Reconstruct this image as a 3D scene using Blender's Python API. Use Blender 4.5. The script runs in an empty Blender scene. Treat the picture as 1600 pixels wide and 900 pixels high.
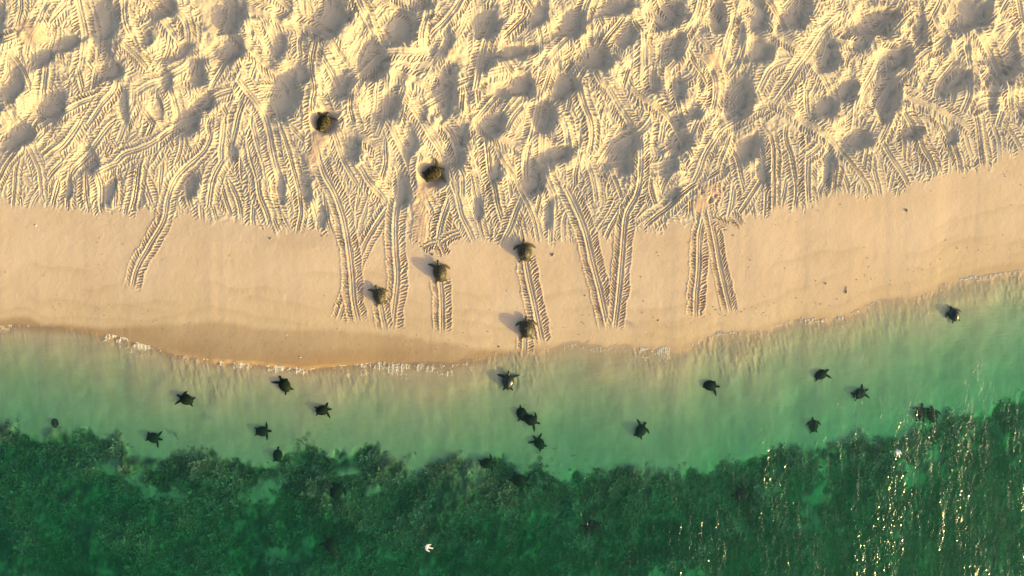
import bpy, bmesh, math, random
import numpy as np
from mathutils import Vector, Matrix

random.seed(11)
RNG = np.random.default_rng(11)
SC = bpy.context.scene
COL = SC.collection

# ------------------------------------------------------------------ camera
CAM_H = 43.0
PXM = 0.0375                       # metres per photograph pixel at water level
cam_d = bpy.data.cameras.new('drone_camera')
cam = bpy.data.objects.new('drone_camera', cam_d)
COL.objects.link(cam)
cam.location = (0, 0, CAM_H)
cam.rotation_euler = (0, 0, 0)
cam_d.sensor_width = 36.0
cam_d.lens = 18.0 * CAM_H / 30.0
cam_d.clip_start = 0.5
cam_d.clip_end = 3000.0
SC.camera = cam

# ------------------------------------------------------------------ light
SUN_EL = math.radians(12.5)
SUN_AZ = math.radians(-26.0)       # from +x, towards -y: low sun over the sea on the right
sdir = Vector((math.cos(SUN_EL) * math.cos(SUN_AZ), math.cos(SUN_EL) * math.sin(SUN_AZ), math.sin(SUN_EL)))
world = bpy.data.worlds.new('World')
SC.world = world
world.use_nodes = True
wn = world.node_tree
for n in list(wn.nodes):
    wn.nodes.remove(n)
sky = wn.nodes.new('ShaderNodeTexSky')
sky.sky_type = 'NISHITA'
sky.sun_disc = False
sky.sun_elevation = SUN_EL
sky.sun_rotation = math.atan2(sdir.x, sdir.y)
sky.air_density = 1.0
sky.dust_density = 6.0
sky.ozone_density = 1.0
bg = wn.nodes.new('ShaderNodeBackground')
bg.inputs['Strength'].default_value = 0.15
wo = wn.nodes.new('ShaderNodeOutputWorld')
wn.links.new(sky.outputs[0], bg.inputs[0])
wn.links.new(bg.outputs[0], wo.inputs[0])

sun_d = bpy.data.lights.new('sun', 'SUN')
sun_d.energy = 2.75
sun_d.angle = math.radians(0.55)
sun_d.color = (1.0, 0.82, 0.23)
sun = bpy.data.objects.new('sun', sun_d)
COL.objects.link(sun)
sun.rotation_euler = (-sdir).to_track_quat('-Z', 'Y').to_euler()
sun.location = sdir * 120

SC.view_settings.view_transform = 'Standard'
SC.view_settings.look = 'None'
SC.view_settings.gamma = 1.0
SC.view_settings.use_curve_mapping = False
SC.view_settings.exposure = 1.17
SC.render.engine = 'CYCLES'
SC.cycles.use_denoising = True
SC.cycles.max_bounces = 6
SC.cycles.volume_bounces = 2
SC.cycles.transparent_max_bounces = 10
SC.cycles.caustics_reflective = False
SC.cycles.caustics_refractive = False

# ------------------------------------------------------------------ numpy helpers
_T = RNG.random((512, 512)).astype(np.float32)


def vnoise(x, y, seed=0):
    x = x + seed * 17.37
    y = y + seed * 9.71
    xi = np.floor(x).astype(np.int64)
    yi = np.floor(y).astype(np.int64)
    fx = x - xi
    fy = y - yi
    fx = fx * fx * fx * (fx * (fx * 6 - 15) + 10)
    fy = fy * fy * fy * (fy * (fy * 6 - 15) + 10)
    x0 = xi % 512
    x1 = (xi + 1) % 512
    y0 = yi % 512
    y1 = (yi + 1) % 512
    a = _T[y0, x0] * (1 - fx) + _T[y0, x1] * fx
    b = _T[y1, x0] * (1 - fx) + _T[y1, x1] * fx
    return (a * (1 - fy) + b * fy) * 2 - 1


def fbm(x, y, seed=0, octs=4, gain=0.5):
    s = 0.0
    a = 1.0
    f = 1.0
    for i in range(octs):
        s = s + a * vnoise(x * f, y * f, seed + i * 3)
        a *= gain
        f *= 2.03
    return s


def sstep(a, b, v):
    t = np.clip((v - a) / (b - a), 0, 1)
    return t * t * (3 - 2 * t)


# ------------------------------------------------------------------ the lines of the beach (photograph pixels, then metres)
SHORE = [(-400, 470), (-120, 492), (0, 508), (60, 512), (120, 512), (180, 527), (250, 549), (330, 565), (420, 573), (490, 578), (540, 573), (600, 566),
         (650, 571), (700, 573), (745, 562), (790, 549), (850, 546), (900, 541), (950, 545), (1010, 543), (1060, 547),
         (1120, 524), (1180, 519), (1235, 501), (1320, 494), (1375, 472), (1450, 463), (1485, 441), (1530, 432), (1600, 421), (1750, 392), (2050, 330)]
WETTOP = [(-400, 455), (0, 499), (40, 494), (64, 508), (110, 507), (150, 512), (200, 512), (240, 507), (290, 506), (335, 501), (380, 509), (440, 515), (500, 515),
          (560, 518), (620, 524), (680, 533), (740, 545), (790, 546), (850, 541), (900, 536), (950, 539), (1010, 537),
          (1060, 540), (1120, 518), (1180, 513), (1235, 495), (1320, 488), (1375, 467), (1450, 455), (1480, 432), (1530, 418), (1600, 408), (2050, 318)]
TIDE = [(-400, 322), (0, 326), (100, 324), (130, 336), (200, 333), (280, 338), (350, 344), (420, 358), (480, 370), (560, 366), (640, 379), (700, 381),
        (800, 376), (860, 383), (920, 377), (960, 368), (1000, 364), (1060, 360), (1100, 346), (1150, 348), (1200, 334), (1260, 324),
        (1350, 305), (1400, 297), (1450, 282), (1520, 265), (1600, 243), (2050, 150)]
REEF = [(-400, 640), (0, 655), (30, 664), (80, 682), (130, 680), (180, 685), (210, 712), (260, 706), (330, 704), (350, 712), (430, 722), (480, 690),
        (520, 718), (545, 700), (570, 695), (610, 715), (650, 735), (690, 707), (740, 705), (800, 728), (860, 737), (885, 742), (900, 730),
        (960, 733), (1030, 740), (1080, 735), (1160, 714), (1260, 694), (1340, 688), (1440, 662), (1560, 632), (1590, 610), (1620, 590), (2050, 480)]


def zest(py_from_shore):
    """rough ground height from metres inland of the shore line (before small relief)"""
    d = np.asarray(py_from_shore, dtype=float)
    up = 0.065 * np.clip(d, 0, 7) + 0.02 * np.clip(d - 7, 0, 12)
    dn = -0.06 * np.clip(-d, 0, 1.2) - 0.098 * np.clip(-d - 1.2, 0, 5.3) - 0.14 * np.clip(-d - 6.5, 0, 4.5) - 0.05 * np.clip(-d - 11, 0, 60)
    return np.where(d > 0, up, dn)


_sx = np.array([p[0] for p in SHORE], float)
_sy = np.array([p[1] for p in SHORE], float)


def W(px, py, z=None):
    """photograph pixel -> place on the ground (or at height z)"""
    if z is None:
        d = (np.interp(px, _sx, _sy) - py) * PXM
        z = float(zest(d))
        if z < 0:
            z *= 1.0
    k = 1 - z / CAM_H
    return (px - 800) * PXM * k, (450 - py) * PXM * k


def curve(pts, z=None):
    w = [W(px, py, z) for px, py in pts]
    return np.array([a for a, b in w]), np.array([b for a, b in w])


shore_c = curve(SHORE, 0.0)
wet_c = curve(WETTOP, 0.15)
tide_c = curve(TIDE)
reef_c = curve(REEF, -0.7)


def smooth_interp(x, c, w=0.25):
    """interpolate with slightly rounded corners"""
    return (np.interp(x - w, *c) + np.interp(x, *c) * 2 + np.interp(x + w, *c)) / 4


# ------------------------------------------------------------------ sand: pits, tracks, relief on a grid
STEP = 0.042
FX0, FX1 = -31.6, 31.6
FY0, FY1 = -5.6, 17.6
fx = np.arange(FX0, FX1, STEP)
fy = np.arange(FY0, FY1, STEP)
GX, GY = np.meshgrid(fx, fy)
NXF, NYF = len(fx), len(fy)

# hollows dug by nesting turtles: x, y, half width, half height (pixels), rotation (degrees)
PITS = [(145, 28, 32, 40, 0), (155, 78, 18, 28, 0), (168, 108, 20, 16, 0), (95, 62, 22, 16, 0), (60, 85, 20, 14, 20), (14, 132, 20, 26, 0), (78, 165, 23, 23, 0),
        (18, 212, 27, 16, 10), (224, 60, 10, 12, 0), (247, 10, 24, 17, 0), (345, 20, 36, 30, 0), (355, 76, 22, 20, 30), (275, 78, 23, 12, 20), (303, 107, 16, 22, 20),
        (255, 120, 12, 18, 30), (190, 160, 10, 28, 8), (243, 170, 13, 20, 20), (285, 186, 22, 20, 0), (312, 163, 18, 13, 30),
        (505, 22, 34, 34, 10), (427, 68, 18, 24, 0), (437, 148, 28, 40, -10), (462, 112, 14, 20, 30), (575, 92, 26, 30, 0), (532, 132, 22, 15, 40),
        (625, 44, 26, 22, 0), (666, 95, 20, 13, 25), (697, 60, 9, 17, 0), (757, 38, 22, 24, 0), (690, 138, 21, 46, 8), (658, 172, 10, 20, 0),
        (603, 165, 24, 20, 40), (755, 88, 24, 20, 10), (800, 78, 30, 12, 4), (712, 206, 22, 20, 0), (765, 196, 20, 17, 30), (655, 4, 17, 10, 0), (440, 8, 15, 16, 0),
        (835, 20, 20, 21, 0), (888, 36, 22, 22, 10), (965, 6, 27, 13, 0), (1042, 25, 24, 20, 50), (980, 55, 15, 13, 0), (1046, 70, 22, 20, 20),
        (926, 88, 25, 21, 0), (805, 132, 30, 17, 0), (876, 130, 24, 22, 0), (846, 178, 18, 30, 25), (1015, 130, 20, 13, -20), (1058, 140, 14, 18, 0),
        (1055, 190, 14, 20, 0), (975, 216, 21, 19, 0), (1120, 22, 16, 26, 0), (1152, 66, 12, 38, 0), (1150, 150, 22, 36, 0), (1182, 80, 20, 18, 0),
        (1182, 20, 17, 30, 0), (1080, 176, 13, 10, 0), (1242, 20, 22, 26, 0), (1318, 12, 15, 12, 0), (1360, 35, 40, 20, 5), (1345, 62, 15, 16, 0), (1290, 85, 20, 30, 0),
        (1318, 138, 20, 18, 0), (1285, 165, 20, 17, 0), (1436, 45, 14, 26, 0), (1400, 90, 26, 18, 10), (1385, 142, 17, 40, 0), (1510, 22, 31, 25, 0),
        (1476, 70, 10, 16, 0), (1490, 118, 26, 21, 0), (1570, 92, 33, 30, 0), (1551, 150, 8, 22, 0), (1340, 216, 22, 15, 0), (135, 250, 14, 19, 20), (167, 300, 9, 19, -15),
        (295, 288, 15, 14, 40), (221, 316, 6, 13, 0), (550, 232, 14, 18, 0), (638, 222, 12, 20, 0), (437, 294, 8, 20, 0), (475, 292, 10, 26, 20),
        (625, 300, 15, 22, 15), (702, 240, 20, 22, 0), (770, 266, 11, 22, 0), (866, 238, 26, 14, 10), (830, 276, 22, 24, 0), (962, 238, 22, 30, 10),
        (1060, 218, 22, 15, 0), (1166, 230, 21, 21, 0), (1190, 268, 10, 20, 20), (1052, 302, 12, 12, 0), (855, 326, 8, 26, 0), (1420, 205, 15, 12, 0), (1486, 214, 8, 11, 0),
        (1295, 255, 8, 32, -6), (105, 295, 7, 14, 0), (500, 340, 8, 16, 0), (745, 325, 7, 16, 10), (360, 235, 8, 18, 15), (1050, 256, 9, 14, 0)]
random.seed(5)
for _ in range(14):                                    # a few beyond the edges of the picture
    PITS.append((random.choice([random.uniform(-45, -15), random.uniform(1615, 1645)]), random.uniform(-10, 200), 22, 20, 0))
# heaps of thrown sand: x, y, radius (pixels), height (metres)
HEAPS = [(1056, 262, 13, .42), (1062, 283, 11, .30), (1047, 285, 12, .30), (1040, 240, 7, .22), (1074, 248, 6, .2), (1110, 300, 22, .12), (1115, 88, 18, .15), (1110, 50, 9, .25),
         (45, 55, 20, .2), (410, 130, 10, .25), (815, 70, 7, .2), (1368, 82, 12, .28), (1546, 110, 9, .28), (838, 104, 12, .22), (700, 88, 8, .25), (30, 155, 18, .2),
         (1500, 160, 14, .15), (230, 160, 14, .22), (560, 160, 10, .2), (860, 100, 10, .25), (970, 100, 9, .25), (1115, 225, 9, .2), (1135, 235, 10, .28), (815, 235, 9, .25)]

ishore_f = smooth_interp(fx, shore_c, 0.2)
itide_f = np.interp(fx, *tide_c)
jag = 0.35 * vnoise(fx * 1.3, fx * 0, 40) + 0.25 * vnoise(fx * 3.7, fx * 0, 41) + 0.14 * vnoise(fx * 9, fx * 0, 42)
DT = GY - (itide_f + jag)[None, :]                     # metres above the last tide's edge
zone = sstep(-0.12, 0.32, DT)

macro = 0.05 * fbm(GX * 0.35, GY * 0.35, 3, 3) * sstep(0, 3, DT) + 0.018 * fbm(GX * 0.9, GY * 0.9, 8, 2) * sstep(0, 2, DT)
dep = np.zeros_like(GX)
rim = np.zeros_like(GX)
pitmask = np.zeros_like(GX)
lx = np.cos(SUN_AZ)
ly = np.sin(SUN_AZ)
for i, (px, py, rx, ry, rot) in enumerate(PITS):
    cx, cy = W(px, py)
    rx = rx * PXM * 1.14
    ry = ry * PXM * 1.14
    r = max(rx, ry) * 2.7
    i0, i1 = np.searchsorted(fx, [cx - r, cx + r])
    j0, j1 = np.searchsorted(fy, [cy - r, cy + r])
    if i1 <= i0 or j1 <= j0:
        continue
    X = GX[j0:j1, i0:i1] - cx
    Y = GY[j0:j1, i0:i1] - cy
    c, s = math.cos(math.radians(rot)), math.sin(math.radians(rot))
    u = (X * c + Y * s) / rx
    v = (-X * s + Y * c) / ry
    e = np.hypot(u, v) * (1 + 0.24 * vnoise(X * 1.4 + i * 7, Y * 1.4, 3) + 0.10 * vnoise(X * 3.6 + i * 7, Y * 3.6, 4))
    run = 2 * rx * ry / math.sqrt((ry * lx) ** 2 + (rx * ly) ** 2 + 1e-6)     # chord along the light
    depth = min(0.44, 0.20 * run) * random.uniform(0.9, 1.15)
    toward = (X * lx + Y * ly) / (np.hypot(X, Y) + 1e-3)                      # +1 on the sun's side
    e = e * (1 - .10 * np.clip(-toward, 0, 1))
    prof = np.where(toward > 0, 1, 1) * (1 - sstep(0.50, 1.10, e))
    far = np.clip(.5 - .5 * toward, 0, 1)                                     # long gentle ramp on the lit side
    prof = (1 - sstep(.60, 1.10, e)) * (1 - far) + far * (1 - np.clip((e - .30) / 1.9, 0, 1)) ** 1.15
    dep[j0:j1, i0:i1] = np.minimum(dep[j0:j1, i0:i1], -depth * prof)
    rm = depth * .22 * np.clip(toward, 0, 1) * np.exp(-((e - 1.28) / 0.34) ** 2)
    rim[j0:j1, i0:i1] = np.maximum(rim[j0:j1, i0:i1], rm)
    pitmask[j0:j1, i0:i1] = np.maximum(pitmask[j0:j1, i0:i1], (1 - sstep(0.40, .75, e)) * sstep(-.9, .0, toward + .6 * (1 - np.clip(e * 2, 0, 1))))
for i, (px, py, r, h) in enumerate(HEAPS):
    h *= .38
    cx, cy = W(px, py)
    r *= PXM
    X = GX - cx
    Y = GY - cy
    e2 = (X * X + Y * Y) / (r * r)
    m = e2 < 9
    macro[m] += h * np.exp(-e2[m] * 0.9) * (1 + 0.35 * vnoise(X[m] * 4, Y[m] * 4, i))
edgefade = sstep(0.0, 0.7, DT)
for _ in range(2):                                     # let the edges slump a little
    dep[1:-1, 1:-1] = (dep[1:-1, 1:-1] * 2 + dep[:-2, 1:-1] + dep[2:, 1:-1] + dep[1:-1, :-2] + dep[1:-1, 2:]) / 6
macro += (dep + rim) * edgefade

micro = 0.02 * fbm(GX * 3.1, GY * 3.1, 21, 3) + 0.012 * vnoise(GX * 9, GY * 9, 25)
HARD = np.zeros_like(GX)


def catmull(pts, ds=0.22):
    P = [np.array(p, float) for p in pts]
    P = [2 * P[0] - P[1]] + P + [2 * P[-1] - P[-2]]
    out = []
    for k in range(1, len(P) - 2):
        n = max(2, int(np.linalg.norm(P[k + 1] - P[k]) / ds))
        for q in range(n):
            t = q / n
            out.append(0.5 * (2 * P[k] + (P[k + 1] - P[k - 1]) * t + (2 * P[k - 1] - 5 * P[k] + 4 * P[k + 1] - P[k + 2]) * t * t +
                              (3 * P[k] - P[k - 1] - 3 * P[k + 1] + P[k + 2]) * t ** 3))
    out.append(P[-2])
    return np.array(out)


def draw_track(M, pts, hw, A, rng, fade=0.5, lines=0.5, comb=1.0, strength=1.0):
    pts = catmull(pts)
    pad = hw * 1.4
    i0, i1 = np.searchsorted(fx, [pts[:, 0].min() - pad, pts[:, 0].max() + pad])
    j0, j1 = np.searchsorted(fy, [pts[:, 1].min() - pad, pts[:, 1].max() + pad])
    if i1 - i0 < 3 or j1 - j0 < 3:
        return
    h, w = j1 - j0, i1 - i0
    D = np.full((h, w), 1e9)
    S = np.zeros((h, w))
    Tt = np.zeros((h, w))
    s0 = 0.0
    for a, b in zip(pts[:-1], pts[1:]):
        d = b - a
        L = math.hypot(*d)
        if L < 1e-6:
            continue
        d = d / L
        a0, a1 = np.searchsorted(fx, [min(a[0], b[0]) - pad, max(a[0], b[0]) + pad]) - i0
        b0, b1 = np.searchsorted(fy, [min(a[1], b[1]) - pad, max(a[1], b[1]) + pad]) - j0
        a0, b0 = max(a0, 0), max(b0, 0)
        a1, b1 = min(a1, w), min(b1, h)
        if a1 > a0 and b1 > b0:
            X = GX[j0 + b0:j0 + b1, i0 + a0:i0 + a1] - a[0]
            Y = GY[j0 + b0:j0 + b1, i0 + a0:i0 + a1] - a[1]
            al = X * d[0] + Y * d[1]
            tt = -X * d[1] + Y * d[0]
            ac = np.clip(al, 0, L)
            dd = np.hypot(al - ac, tt)
            sub = D[b0:b1, a0:a1]
            m = dd < sub
            sub[m] = dd[m]
            S[b0:b1, a0:a1][m] = (s0 + ac)[m]
            Tt[b0:b1, a0:a1][m] = tt[m]
        s0 += L
    m = D < pad
    s, t, dd = S[m], Tt[m], D[m]
    gx = GX[j0:j1, i0:i1][m]
    gy = GY[j0:j1, i0:i1][m]
    off = rng.uniform(0, 50)
    dd = dd + .05 * vnoise(gx * 2.3 + off, gy * 2.3, 14) * sstep(.1, .3, dd)
    u = dd / hw * (1 + 0.10 * vnoise(s * 2.2 + off, np.sign(t) * 3, 2) + 0.05 * vnoise(gx * 8, gy * 8, 6))
    lam = rng.uniform(0.17, 0.225)
    slant = rng.uniform(1.1, 2.3)
    side = np.sign(t)
    ph = s / lam + slant * u + side * 0.23 + 0.55 * vnoise(s * 1.7 + off, side * 5, 9) + 0.34 * vnoise(gx * 4.5, gy * 4.5, 10)
    wv = np.sin(2 * np.pi * ph)
    wv = np.sign(wv) * np.abs(wv) ** 0.8
    amp = 1 + 0.6 * vnoise(np.floor(ph) * 1.37 + off, side * 7, 11) + .4 * vnoise(gx * 2.2, gy * 2.2, 12)
    band = sstep(0.34, 0.50, u) * (1 - sstep(0.98, 1.18, u))
    z = A * comb * amp * band * (0.95 * wv - 0.35)
    z += A * 0.95 * np.exp(-((u - 0.40) / 0.07) ** 2)                      # berm beside the belly drag
    z += A * 0.55 * np.exp(-((u - 1.14) / 0.10) ** 2)
    z += A * lines * (1 - sstep(0.30, 0.38, u)) * (np.cos(2 * np.pi * t / (hw * 0.27)) - 0.5)
    z *= 1 + .35 * vnoise(gx * 1.1 + off, gy * 1.1, 13)
    wgt = (1 - sstep(1.12, 1.38, u)) * strength
    if fade:
        wgt = wgt * sstep(0.0, fade, s) * sstep(0.0, fade, s0 - s)
    sub = M[j0:j1, i0:i1]
    sub[m] = sub[m] * (1 - wgt) + z * wgt


rng = random.Random(23)


def wander(x, y, head, n, wob, stp=1.0):
    p = [(x, y)]
    for k in range(n):
        head += rng.gauss(0, wob)
        x += math.cos(head) * stp
        y += math.sin(head) * stp
        p.append((x, y))
    return p


# older tracks, crossing every way between the hollows
for k in range(260):
    x = rng.uniform(-33, 33)
    ti = float(np.interp(x, *tide_c))
    y = rng.uniform(ti + 3.0, 18)
    up = rng.random() < 0.72
    head = math.radians(rng.gauss(92, 24)) if up else rng.uniform(0, math.tau)
    draw_track(micro, wander(x, y, head, rng.randint(5, 12), 0.24), rng.uniform(.34, .54), rng.uniform(.020, .042), rng, 0.9, rng.uniform(.5, 1.3), rng.uniform(.7, 1.15), rng.uniform(.82, 1.0))
# tracks running up from the tide line, side by side
for k in range(150):
    x = -33 + 66 * (k * 0.618034 % 1.0)
    ti = float(np.interp(x, *tide_c))
    head = math.radians(rng.gauss(92, 13))
    draw_track(micro, wander(x, ti - 1.2 + rng.uniform(0, 1.6), head, rng.randint(5, 12), 0.16), rng.uniform(.34, .52), rng.uniform(.022, .042), rng, 0.8, rng.uniform(.5, 1.4), rng.uniform(.7, 1.15), rng.uniform(.85, 1.0))
micro *= (1 - 0.88 * pitmask * edgefade)
# the newest few cut across hollows and heaps
for k in range(140):
    x = rng.uniform(-33, 33)
    ti = float(np.interp(x, *tide_c))
    y = rng.uniform(ti + 1.5, 15)
    head = math.radians(rng.gauss(90, 35))
    draw_track(micro, wander(x, y, head, rng.randint(3, 7), 0.22), rng.uniform(.42, .55), rng.uniform(.026, .042), rng, 0.7, rng.uniform(.3, .8), strength=0.85)
micro *= zone * 1.25
# the smooth strip below: faint ripples and dimples
micro += (1 - zone) * (0.004 * fbm(GX * 2.0, GY * 2.0, 30, 3) + 0.0025 * vnoise(GX * 9, GY * 9, 35))

# the fresh tracks that reach down over the smooth sand (pixels)
FRESH = [([(332, 200), (320, 235), (276, 275), (262, 310), (256, 345), (233, 385), (214, 420), (205, 455)], 12, .036),
         ([(612, 315), (585, 355), (566, 390), (549, 440), (538, 475), (527, 505)], 11, .036),
         ([(498, 245), (508, 275), (522, 300), (535, 335), (544, 380), (550, 430), (553, 470), (561, 508)], 14, .040),
         ([(624, 298), (618, 340), (618, 390), (621, 430), (617, 470), (611, 520)], 14, .038),
         ([(592, 463), (597, 490), (603, 520)], 12, .040),
         ([(687, 428), (690, 460), (691, 490), (691, 524)], 13, .044),
         ([(819, 395), (825, 430), (835, 475), (848, 540)], 13.5, .046),
         ([(822, 516), (820, 530), (820, 556)], 12, .036),
         ([(880, 285), (898, 320), (914, 360), (926, 410), (939, 460), (951, 516)], 14, .046),
         ([(1001, 205), (1001, 270), (995, 305), (979, 335), (974, 380), (970, 430), (966, 470), (960, 518)], 12.5, .044),
         ([(1104, 300), (1100, 335), (1093, 370), (1092, 420), (1088, 460), (1087, 502)], 12.5, .040),
         ([(1106, 318), (1112, 345), (1118, 375), (1126, 420), (1135, 460), (1143, 494)], 11, .036)]
for pts, hw, A in FRESH:
    draw_track(micro, [W(*p) for p in pts], hw * PXM, A, rng, 0.8, rng.uniform(.4, .7), 1.05)
# scuffs by the tide line
for (px, py, dx, dy) in [(672, 384, 14, -6), (690, 390, 5, 10), (705, 372, 16, -8), (1125, 350, 14, 6), (1150, 345, 10, 10)]:
    a = W(px - dx, py - dy)
    b = W(px + dx, py + dy)
    draw_track(micro, [a, ((a[0] + b[0]) / 2, (a[1] + b[1]) / 2 + .1), b], 0.28, .05, rng, 0.2, .5)
# two hollows being dug right now, and the sand thrown behind
fresh = np.zeros_like(GX)


def dig(px, py, r, depth, tail):
    cx, cy = W(px, py)
    r *= PXM
    X, Y = GX - cx, GY - cy
    e = np.hypot(X, Y) / r * (1 + .08 * vnoise(X * 3, Y * 3, 5))
    m = 1 - sstep(.40, 1.30, e)
    macro[:] = macro * (1 - m) - depth * m
    micro[:] *= 1 - (1 - sstep(1.0, 1.3, e)) * .9
    P = catmull([W(*q) for q in tail])
    dmin = np.full_like(GX, 9.)
    for a in P:
        dmin = np.minimum(dmin, np.hypot(GX - a[0], GY - a[1]))
    f = 1 - sstep(.2, .62, dmin + .15 * vnoise(GX * 3, GY * 3, 44))
    micro[:] = micro * (1 - .85 * f) + f * (.01 * fbm(GX * 6, GY * 6, 50, 2) + .05)
    fresh[:] = np.maximum(fresh, np.maximum(f, (1 - sstep(1.1, 1.5, e)) * .7))


dig(506, 190, 20, .34, [(500, 212), (492, 232), (490, 248)])
dig(676, 271, 22, .36, [(664, 290), (658, 320), (655, 368)])
for (px, py, r) in [(1112, 300, 24), (1115, 88, 17), (45, 50, 22), (1098, 315, 18), (705, 85, 12)]:
    cx, cy = W(px, py)
    e = np.hypot(GX - cx, GY - cy) / (r * PXM) + .35 * vnoise(GX * 2, GY * 2, 60)
    f = 1 - sstep(.6, 1.1, e)
    fresh[:] = np.maximum(fresh, f)
    micro[:] = micro * (1 - .7 * f)
for (px, py) in [(1096, 300), (1110, 311), (1117, 306), (1119, 318), (1108, 315), (1092, 292), (1062, 228), (1130, 295)]:     # footprints
    cx, cy = W(px, py)
    macro[:] -= .12 * np.exp(-(((GX - cx) / .07) ** 2 + ((GY - cy) / .12) ** 2))
detail = macro * 1.0 + micro


def geom(a, b, n, first):
    """n growing steps from a to b"""
    q = 1.0
    L = abs(b - a)
    lo, hi = 1.0001, 3.0
    for _ in range(60):
        q = (lo + hi) / 2
        if first * (q ** n - 1) / (q - 1) > L:
            hi = q
        else:
            lo = q
    out = [a]
    st = first
    for k in range(n):
        out.append(out[-1] + math.copysign(st, b - a))
        st *= q
    out[-1] = b
    return np.array(out)


xs = np.concatenate([geom(fx[0], -260, 26, .08)[:0:-1], fx, geom(fx[-1], 260, 26, .08)[1:]])
sea_rows = np.concatenate([geom(-18.2, -230, 22, .2)[:0:-1], np.arange(-18.2, fy[0] - .06, .115)])
ys = np.concatenate([sea_rows, fy, geom(fy[-1], 260, 26, .08)[1:]])
IX0 = 26
IY0 = len(sea_rows)
XX, YY = np.meshgrid(xs, ys)
shore_x = smooth_interp(xs, shore_c, .2) + 0.10 * vnoise(xs * .9, xs * 0, 70) + .05 * vnoise(xs * 2.7, xs * 0, 71)
DS = YY - shore_x[None, :]                                          # metres inland of the water's edge
reef_x = np.interp(xs, *reef_c)
DR = reef_x[None, :] - YY                                           # metres seaward of the weed's edge
DRn = DR + .55 * fbm(XX * .8, YY * .8, 80, 4)
gapn = .8 * fbm(XX * .42, YY * .55, 87, 4) + .35 * fbm(XX * 1.6, YY * 1.6, 88, 3)
reef = sstep(-.3, .6, DRn) * (1 - .7 * sstep(.22, .95, gapn) * sstep(.3, 1.5, DR))
Z = zest(DS)
# soften the foot of the beach
Z = Z + .06 * np.exp(-(DS / 1.2) ** 2) * 0
Z = Z + (1 - sstep(-1.5, -.2, DS)) * (0.035 * fbm(XX * .5, YY * .5, 82, 3))
Z = Z + reef * (.32 * fbm(XX * .45, YY * .45, 84, 4) + .10 * fbm(XX * 2.2, YY * 2.2, 86, 3))
# furrows and ripples combed by the backwash
swl = fbm(XX * .22, YY * .22, 165, 3)
swz = sstep(-2.7, -.9, DS + .8 * swl) * (1 - sstep(-.15, .15, DS)) * np.clip(.50 + .55 * swl, .12, 1.0)
Z = Z + swz * (.018 * vnoise(XX * 3.3 + .8 * vnoise(XX * .7, YY * .7, 160), YY * .75, 161) + .013 * vnoise(XX * 7.5 + YY * 1.5, YY * 2.4, 162) + .007 * vnoise(XX * 13, YY * 7, 163))
# little step cut by the swash on the left
scarp = np.exp(-((XX + 14.5) / 4.5) ** 2)
Z = Z + scarp * .10 * sstep(-.05, .22, DS) * (1 - sstep(.3, 2.2, DS))
fine = np.zeros_like(XX)
fr = np.zeros_like(XX)
zn = np.zeros_like(XX)
fine[IY0:IY0 + NYF, IX0:IX0 + NXF] = detail
fr[IY0:IY0 + NYF, IX0:IX0 + NXF] = fresh
zn[IY0:IY0 + NYF, IX0:IX0 + NXF] = zone
# carry the relief a little past the fine part so that nothing breaks at its edge
fine[IY0 + NYF:, :] = fine[IY0 + NYF - 1, :][None, :] * np.exp(-np.arange(len(ys) - IY0 - NYF) / 6.)[:, None]
fine[:, :IX0] = fine[:, IX0][:, None] * np.exp(-np.arange(IX0)[::-1] / 6.)[None, :]
fine[:, IX0 + NXF:] = fine[:, IX0 + NXF - 1][:, None] * np.exp(-np.arange(len(xs) - IX0 - NXF) / 6.)[None, :]
itide_all = np.interp(xs, *tide_c)
outside = np.ones_like(XX, bool)
outside[IY0:IY0 + NYF, IX0:IX0 + NXF] = False
zn[outside] = sstep(-.1, .4, (YY - itide_all[None, :])[outside])
fine *= sstep(-.6, .1, DS)
Z = Z + fine
wash = np.zeros_like(XX)
for k_, off_ in enumerate((.55, 1.05, 1.5, 2.3, 3.4)):
    dl = YY - np.interp(xs, *wet_c)[None, :] - off_ - .35 * fbm(XX * .28 + k_ * 9, XX * 0, 130 + k_, 3) - .05 * vnoise(XX * 2.1, XX * 0, 140 + k_)
    wash = np.maximum(wash, np.exp(-(np.where(dl > 0, dl / .06, dl / .35)) ** 2) * sstep(-.3, .5, fbm(XX * .3, YY * .3, 150 + k_, 2)))
wet_line = smooth_interp(xs, wet_c, .1) + .07 * vnoise(xs * 1.1, xs * 0, 90) + .03 * vnoise(xs * 4, xs * 0, 91)
wet = (1 - sstep(-.22, .22, YY - wet_line[None, :])) * (.45 + .55 * (1 - sstep(-2, 3, XX))) * (.62 + .38 * (1 - sstep(.1, 1.7, DS + .3 * fbm(XX * .5, YY * .9, 170, 3))))
damp = 1 - sstep(-.5, 3.2, YY - wet_line[None, :] + .5 * fbm(XX * .4, YY * .4, 92, 3))


def grid_mesh(name, X, Y, Zz, attrs, smooth=True):
    h, w = X.shape
    me = bpy.data.meshes.new(name)
    co = np.stack([X, Y, Zz], -1).reshape(-1, 3).astype(np.float32)
    idx = np.arange(h * w).reshape(h, w)
    q = np.stack([idx[:-1, :-1], idx[:-1, 1:], idx[1:, 1:], idx[1:, :-1]], -1).reshape(-1, 4)
    me.vertices.add(len(co))
    me.vertices.foreach_set('co', co.ravel())
    me.loops.add(q.size)
    me.loops.foreach_set('vertex_index', q.ravel().astype(np.int32))
    me.polygons.add(len(q))
    me.polygons.foreach_set('loop_start', np.arange(0, q.size, 4, dtype=np.int32))
    me.update(calc_edges=True)
    if smooth:
        me.polygons.foreach_set('use_smooth', np.ones(len(q), bool))
    for k, v in attrs.items():
        a = me.attributes.new(k, 'FLOAT', 'POINT')
        a.data.foreach_set('value', v.ravel().astype(np.float32))
    me.update()
    return me


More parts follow.
